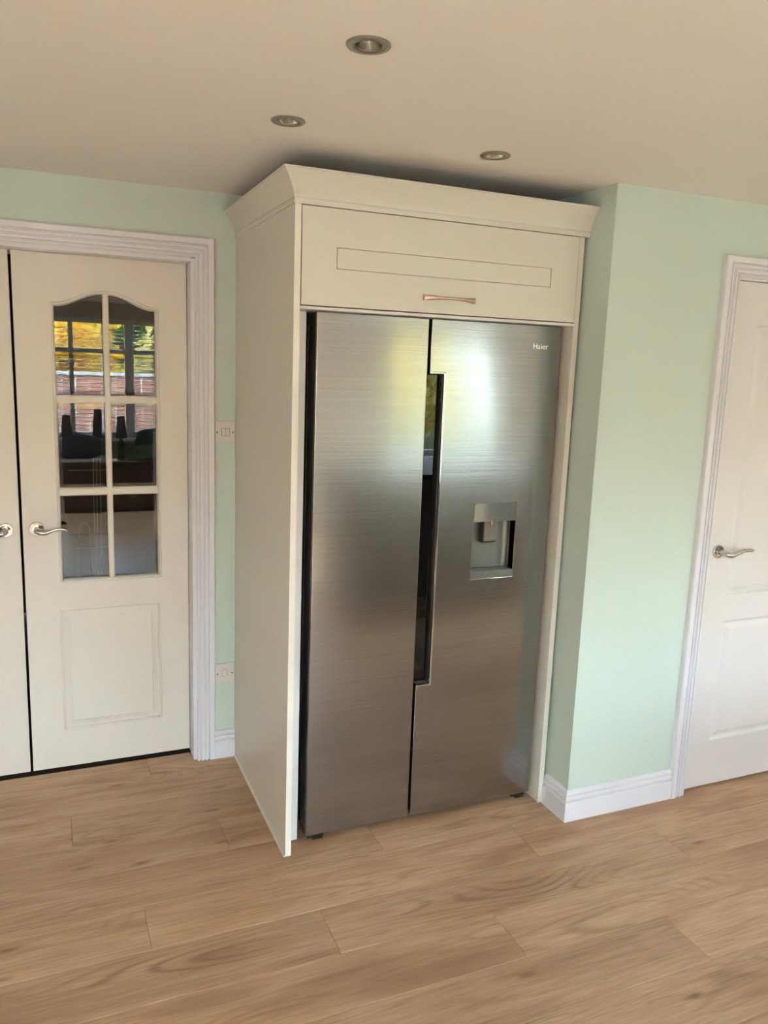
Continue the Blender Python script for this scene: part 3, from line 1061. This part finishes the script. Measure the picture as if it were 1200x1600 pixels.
# low sideboard under the blinds, with what lies on it
sb = empty('sideboard', (-.05, -5.75, 0))
tag(sb, 'low dark wooden sideboard under the window, mirrored in the door panes', 'sideboard')
spart = lambda o: part(sb, o)
sx0, sx1, sy0, sy1, sz = -1.0, .95, -5.95, -5.52, .545
spart(boxes('top', [((sx0, sy0, sz - .03), (sx1, sy1, sz))], 'dark_wood', bevel=.003))
spart(boxes('carcass', [((sx0 + .02, sy0 + .01, .07), (sx1 - .02, sy1 - .03, sz - .03))], 'dark_wood'))
spart(boxes('plinth', [((sx0 + .05, sy0 + .03, .0005), (sx1 - .05, sy1 - .07, .07))], 'dark_wood'))
for i in range(4):
    a = sx0 + .03 + i * (sx1 - sx0 - .06) / 4
    b = a + (sx1 - sx0 - .06) / 4 - .006
    d = spart(boxes('door', [((a, sy1 - .03, .085), (b, sy1 - .012, sz - .04))], 'dark_wood', bevel=.004))
    bm = bmesh.new()
    lathe(bm, [(.005, 0), (.005, .012), (.011, .016), (.010, .024), (.003, .026)], (b - .05 if i % 2 == 0 else a + .05, sy1 - .012, .32), 'y', 16)
    sub(d, finish(bm, 'knob', 'nickel', smooth=.7))

def soft_bag(name, c, sx, sy, sz_, mat, seed, lean=0.0):
    rnd = random.Random(seed)
    bm = bmesh.new()
    bmesh.ops.create_uvsphere(bm, u_segments=28, v_segments=18, radius=1)
    ph = [rnd.uniform(0, 6) for _ in range(6)]
    for v in bm.verts:
        x, y, z = v.co
        q = lambda t: math.copysign(abs(t) ** .62, t)
        n_ = 1 + .06 * math.sin(4 * x + ph[0]) * math.sin(5 * y + ph[1]) + .05 * math.sin(7 * z + ph[2] + 3 * x)
        zz = q(z)
        k = 1 - .22 * max(0, zz) ** 1.5
        v.co = (c[0] + q(x) * sx * k * n_ + lean * (zz + 1) * .5 * sz_, c[1] + q(y) * sy * k * n_, c[2] + (zz * (1 + .05 * math.sin(3 * x + ph[3])) * .95 + 1) * sz_ * .5 if zz > -.6 else c[2] + (zz + 1) * sz_ * .5)
    return finish(bm, name, mat, smooth=3)
tr = boxes('tray', [((-.60, -5.86, sz + .0005), (-.10, -5.55, sz + .012)), ((-.60, -5.86, sz + .012), (-.585, -5.55, sz + .03)), ((-.115, -5.86, sz + .012), (-.10, -5.55, sz + .03)),
                    ((-.585, -5.86, sz + .012), (-.115, -5.845, sz + .03)), ((-.585, -5.565, sz + .012), (-.115, -5.55, sz + .03))], 'tray')
tag(tr, 'white tray under the navy bag, mirrored in the door panes', 'tray')
o = soft_bag('bag', (-.345, -5.705, sz + .0125), .215, .12, .27, 'navy', 3, .12)
tag(o, 'slumped navy cloth bag on the white tray, mirrored in the door panes', 'bag')
o = soft_bag('bag', (.44, -5.835, sz + .0005), .17, .085, .34, 'green_cloth', 5, -.1)
tag(o, 'dark green cloth bag on the sideboard, mirrored in the door panes', 'bag')
bm = bmesh.new()
lathe(bm, [(.001, 0), (.034, 0), (.037, .004), (.037, .17), (.032, .195), (.016, .225), (.0135, .24), (.0135, .285), (.0155, .287), (.0155, .30), (.012, .302)], (.085, -5.66, sz + .0005), 'z', 24)
tag(finish(bm, 'bottle', 'bottle', smooth=.7), 'dark green glass bottle on the sideboard, mirrored in the door panes', 'bottle')
bm = bmesh.new()
pts = []
turns = 4.2
inner, outer = [], []
n = 110
for i in range(n + 1):
    a = turns * 2 * math.pi * i / n
    r = .012 + .066 * i / n
    inner.append((math.cos(a) * r, math.sin(a) * r)); outer.append((math.cos(a) * (r + .010), math.sin(a) * (r + .010)))
cx, cz = .18, sz + .089
def rp(p, t):
    return (cx + p[0] + (t * .24), -5.535 - t * .10, cz + p[1])
vi0 = [bm.verts.new(rp(p, 0)) for p in inner]; vo0 = [bm.verts.new(rp(p, 0)) for p in outer]
vi1 = [bm.verts.new(rp(p, 1)) for p in inner]; vo1 = [bm.verts.new(rp(p, 1)) for p in outer]
for i in range(n):
    bm.faces.new((vi0[i], vi0[i + 1], vo0[i + 1], vo0[i])); bm.faces.new((vi1[i], vo1[i], vo1[i + 1], vi1[i + 1]))
    bm.faces.new((vo0[i], vo0[i + 1], vo1[i + 1], vo1[i])); bm.faces.new((vi0[i], vi1[i], vi1[i + 1], vi0[i + 1]))
tag(finish(bm, 'rolled_mat', 'turf'), 'rolled green mat with a spiral end, mirrored in the door panes', 'mat')
VL = ['leftmost tapered grey vase on the blind sill, mirrored in the door panes', 'second tapered grey vase from the left on the blind sill, mirrored',
      'third tapered grey vase from the left on the blind sill, mirrored', 'rightmost tapered grey vase on the blind sill, mirrored']
for (vx, hh), lb in zip(((-.58, .33), (-.435, .26), (-.10, .33), (.15, .25)), VL):
    root = empty('vase', (vx, WY + .125, .7185))
    tag(root, lb, 'vase', 'tapered vases on the window sill')
    bm = bmesh.new()
    lathe(bm, [(.066, 0), (.068, .01), (.040, hh - .01), (.040, hh)], (0, 0, 0), 'z', 24)
    finish(bm, 'vessel', 'vase', root, smooth=.6)
    bm = bmesh.new()
    lathe(bm, [(.041, hh - .012), (.044, hh - .006), (.041, hh + .001), (.034, hh + .001)], (0, 0, 0), 'z', 24, cap=False)
    finish(bm, 'rim', 'vase', root, smooth=.6)

# white wire airer in the dark hall, faint through the lower panes
air = empty('clothes_airer', (-.52, .5, 0))
tag(air, 'grey wire clothes airer standing in the dark hall behind the lower panes', 'airer')
for xx in (-.500, -.487, -.472):
    bm = bmesh.new()
    tube(bm, [(xx - .012, .5, -.012), (xx, .5, 1.2)], .0016, 6)
    part(air, finish(bm, 'upright', 'wire'))
for xx, hw_, zt in ((-.545, .022, .92),):
    bm = bmesh.new()
    pts = [(xx - hw_, .5, -.012), (xx - hw_, .5, zt - hw_)]
    for i in range(9):
        t = math.pi * i / 8
        pts.append((xx - hw_ * math.cos(t), .5, zt - hw_ + hw_ * math.sin(t)))
    pts.append((xx + hw_, .5, -.012))
    tube(bm, pts, .0016, 6)
    part(air, finish(bm, 'loop', 'wire'))
for zz in (.875, .811, 1.15):
    bm = bmesh.new()
    tube(bm, [(-.60, .5, zz), (-.44, .5, zz)], .0016, 6)
    part(air, finish(bm, 'rail', 'wire'))

# ------------------------------------------------------------------ garden outside the windows
def foliage(name, c0, c1, c2):
    t = NT(name)
    oi = t.n('ShaderNodeNewGeometry')
    col = t.ramp(oi.outputs['Random Per Island'], [(0, c0), (.5, c1), (1, c2)])
    t.l(col, t.b.inputs['Base Color'])
    t.set(Roughness=.6)
    tl = t.n('ShaderNodeBsdfTranslucent')
    t.l(col, tl.inputs['Color'])
    mx = t.n('ShaderNodeMixShader')
    mx.inputs[0].default_value = .5
    t.l(t.b.outputs[0], mx.inputs[1]); t.l(tl.outputs[0], mx.inputs[2]); t.l(mx.outputs[0], t.out.inputs['Surface'])
    return t.m
M['leaf_yellow'] = foliage('autumn_yellow_leaves', rgb(226, 160, 30), rgb(246, 200, 60), rgb(206, 196, 70))
M['leaf_lime'] = foliage('yellow_green_leaves', rgb(160, 142, 66), rgb(200, 176, 96), rgb(222, 198, 116))
M['leaf_green'] = foliage('green_leaves', rgb(60, 92, 40), rgb(92, 122, 54), rgb(130, 146, 70))
M['bark'] = plain('brown_bark', rgb(84, 66, 52), .9)
M['lawn'] = plain('lawn_grass', rgb(66, 78, 44), .95)
M['paving'] = plain('grey_paving', rgb(170, 164, 154), .8)
M['render_wall'] = plain('pale_render', rgb(224, 220, 210), .8)
M['fence'] = plain('weathered_fence_board', rgb(140, 112, 86), .8)
def bricks():
    t = NT('red_brick')
    b = t.n('ShaderNodeTexBrick')
    b.inputs['Scale'].default_value = 1
    b.inputs['Brick Width'].default_value = .225; b.inputs['Row Height'].default_value = .075; b.inputs['Mortar Size'].default_value = .008
    b.inputs['Color1'].default_value = rgb(170, 104, 78); b.inputs['Color2'].default_value = rgb(146, 86, 66); b.inputs['Mortar'].default_value = rgb(190, 180, 168)
    t.l(t.coords((1, 1, 1)), b.inputs['Vector'])
    t.l(b.outputs['Color'], t.b.inputs['Base Color'])
    t.set(Roughness=.85)
    return t.m
M['brick'] = bricks()
M['dark_pane'] = plain('dark_window_pane', rgb(60, 70, 84), .08)

g = boxes('floor_garden', [((-30, -40, -.3), (34, WY - .1, -.16)), ((XR + .1, WY - .1, -.3), (34, 12, -.16))], 'lawn')
tag(g, 'green lawn beyond the windows, mirrored in the fridge', 'ground', kind=S)
g = boxes('floor_patio', [((-6, -9.2, -.16), (12, WY - .1, -.14)), ((XR + .1, WY - .1, -.16), (12, 4, -.14))], 'paving')
tag(g, 'grey paved strip outside the garden window', 'ground', kind=S)

def tree(x, y, h, r, mat, label, seed, n=2600, trunk=True):
    rnd = random.Random(seed)
    root = empty('tree', (x, y, -.16))
    tag(root, label, 'tree', 'garden trees outside the windows')
    bm = bmesh.new()
    tube(bm, [(0, 0, 0), (.05, .03, h * .3), (0, 0, h * .75)], [.16, .12, .05], 10)
    for k in range(5):
        a = rnd.uniform(0, 6.28)
        tube(bm, [(0, 0, h * (.3 + .07 * k)), (math.cos(a) * r * .6, math.sin(a) * r * .6, h * (.5 + .08 * k))], [.06, .02], 7)
    finish(bm, 'trunk', 'bark', root, smooth=1)
    bm = bmesh.new()
    cl = []
    for k in range(16):
        a, b = rnd.uniform(0, 6.28), rnd.uniform(-1, 1)
        q = rnd.uniform(.35, .75)
        cl.append((math.cos(a) * r * q, math.sin(a) * r * q, h * .58 + b * h * .32, r * rnd.uniform(.35, .55)))
    for i in range(n):
        cx_, cy_, cz_, cr = rnd.choice(cl)
        d = Vector((rnd.gauss(0, 1), rnd.gauss(0, 1), rnd.gauss(0, 1))).normalized() * cr * rnd.uniform(.5, 1)
        c = Vector((cx_, cy_, max(.3, cz_ + d.z))) + Vector((d.x, d.y, 0))
        u = Vector((rnd.gauss(0, 1), rnd.gauss(0, 1), rnd.gauss(0, 1))).normalized()
        w_ = u.orthogonal().normalized()
        s_ = rnd.uniform(.09, .17)
        bm.faces.new([bm.verts.new(c + q_) for q_ in (u * s_, w_ * s_ * .6, -u * s_, -w_ * s_ * .6)])
    f = finish(bm, 'foliage', mat, root, recalc=False)
    f['kind'] = 'stuff'
tree(-.7, -15.5, 3.0, 1.7, 'leaf_yellow', 'bright yellow autumn tree mirrored in the upper left door pane', 1)
tree(3.2, -13.5, 2.9, 1.9, 'leaf_lime', 'yellow-green tree mirrored in the left fridge door', 2, 3400)
tree(6.9, -16.0, 3.2, 1.6, 'leaf_lime', 'broad yellow-green tree mirrored beside the fridge handle', 3, 3400)
tree(2.1, -17.9, 3.4, 1.4, 'leaf_green', 'dark green tree standing behind the yellow trees outside', 4)
tree(-4.2, -17.0, 3.4, 2.2, 'leaf_green', 'green tree left of the yellow autumn tree outside', 6)
M['shed'] = plain('pale_painted_shed', rgb(158, 154, 146), .7)
sh = empty('shed', (10.3, -16.6, -.16))  # unseen outbuilding added for the pale streak reflected in the steel
tag(sh, 'pale grey garden shed between the trees, mirrored in the right fridge door', 'shed')
part(sh, boxes('wall', [((9.6, -17.6, -.16), (11.3, -15.6, 2.7))], 'shed'))
bm = bmesh.new()
v = [bm.verts.new(p_) for p_ in ((9.45, -17.75, 2.7), (11.45, -17.75, 2.7), (11.45, -15.45, 2.7), (9.45, -15.45, 2.7), (9.45, -16.6, 3.25), (11.45, -16.6, 3.25))]
for f in ((0, 1, 2, 3), (0, 4, 5, 1), (3, 2, 5, 4), (0, 3, 4), (1, 5, 2)):
    bm.faces.new([v[i] for i in f])
part(sh, finish(bm, 'roof', 'bark'))
def added_hedge():  # unseen leaf screen added to block bright sky in the steel reflections
    rnd = random.Random(11)
    bm = bmesh.new()
    add_box(bm, (-14, -21.6, -.16), (24, -20.6, 2.9))
    for i in range(9000):
        c = Vector((rnd.uniform(-14, 24), -20.6 + rnd.uniform(-.2, .3), rnd.uniform(-.1, 3.1)))
        u = Vector((rnd.gauss(0, 1), rnd.gauss(0, 1), rnd.gauss(0, 1))).normalized()
        w_ = u.orthogonal().normalized()
        s_ = rnd.uniform(.10, .2)
        bm.faces.new([bm.verts.new(c + q_) for q_ in (u * s_, w_ * s_ * .6, -u * s_, -w_ * s_ * .6)])
    tag(finish(bm, 'hedge', 'leaf_lime', recalc=False), 'long clipped yellow-green hedge closing the far end of the garden', 'hedge')
added_hedge()
gw = empty('garden_wall', (-.6, -12.1, -.16))
tag(gw, 'low red brick garden wall mirrored in the upper door panes', 'wall')
part(gw, boxes('brickwork', [((-4.0, -12.2, -.16), (2.6, -11.98, 1.30))], 'brick'))
for k in range(11):
    part(gw, boxes('coping_stone', [((-4.03 + k * .606, -12.24, 1.30), (-4.03 + k * .606 + .6, -11.94, 1.36))], 'paving', bevel=.008, seg=1))

# ------------------------------------------------------------------ unseen island added behind the camera to darken the low steel reflections
M['unit_grey'] = plain('grey_unit_finish', rgb(128, 124, 118), .4)
isl = empty('kitchen_island', (1.85, -3.7, 0))
tag(isl, 'grey kitchen island behind the camera, mirrored low in the fridge doors', 'kitchen island')
ip = lambda o: part(isl, o)
ip(boxes('carcass', [((.84, -4.14, .12), (2.88, -3.27, .87))], 'unit_grey'))
ip(boxes('plinth', [((.90, -4.09, .0005), (2.82, -3.32, .12))], 'unit_grey'))
ip(boxes('worktop', [((.78, -4.20, .87), (2.94, -3.21, .91))], 'worktop', bevel=.004))
for k in range(4):
    a = .845 + k * .5085
    d = ip(boxes('door', [((a, -3.27, .13), (a + .5045, -3.25, .865))], 'unit_grey', bevel=.002, seg=1))
    bm = bmesh.new()
    tube(bm, [(a + .17, -3.25, .80), (a + .17, -3.225, .80), (a + .33, -3.225, .80), (a + .33, -3.25, .80)], .006, 8)
    sub(d, finish(bm, 'handle', 'nickel', smooth=.8))
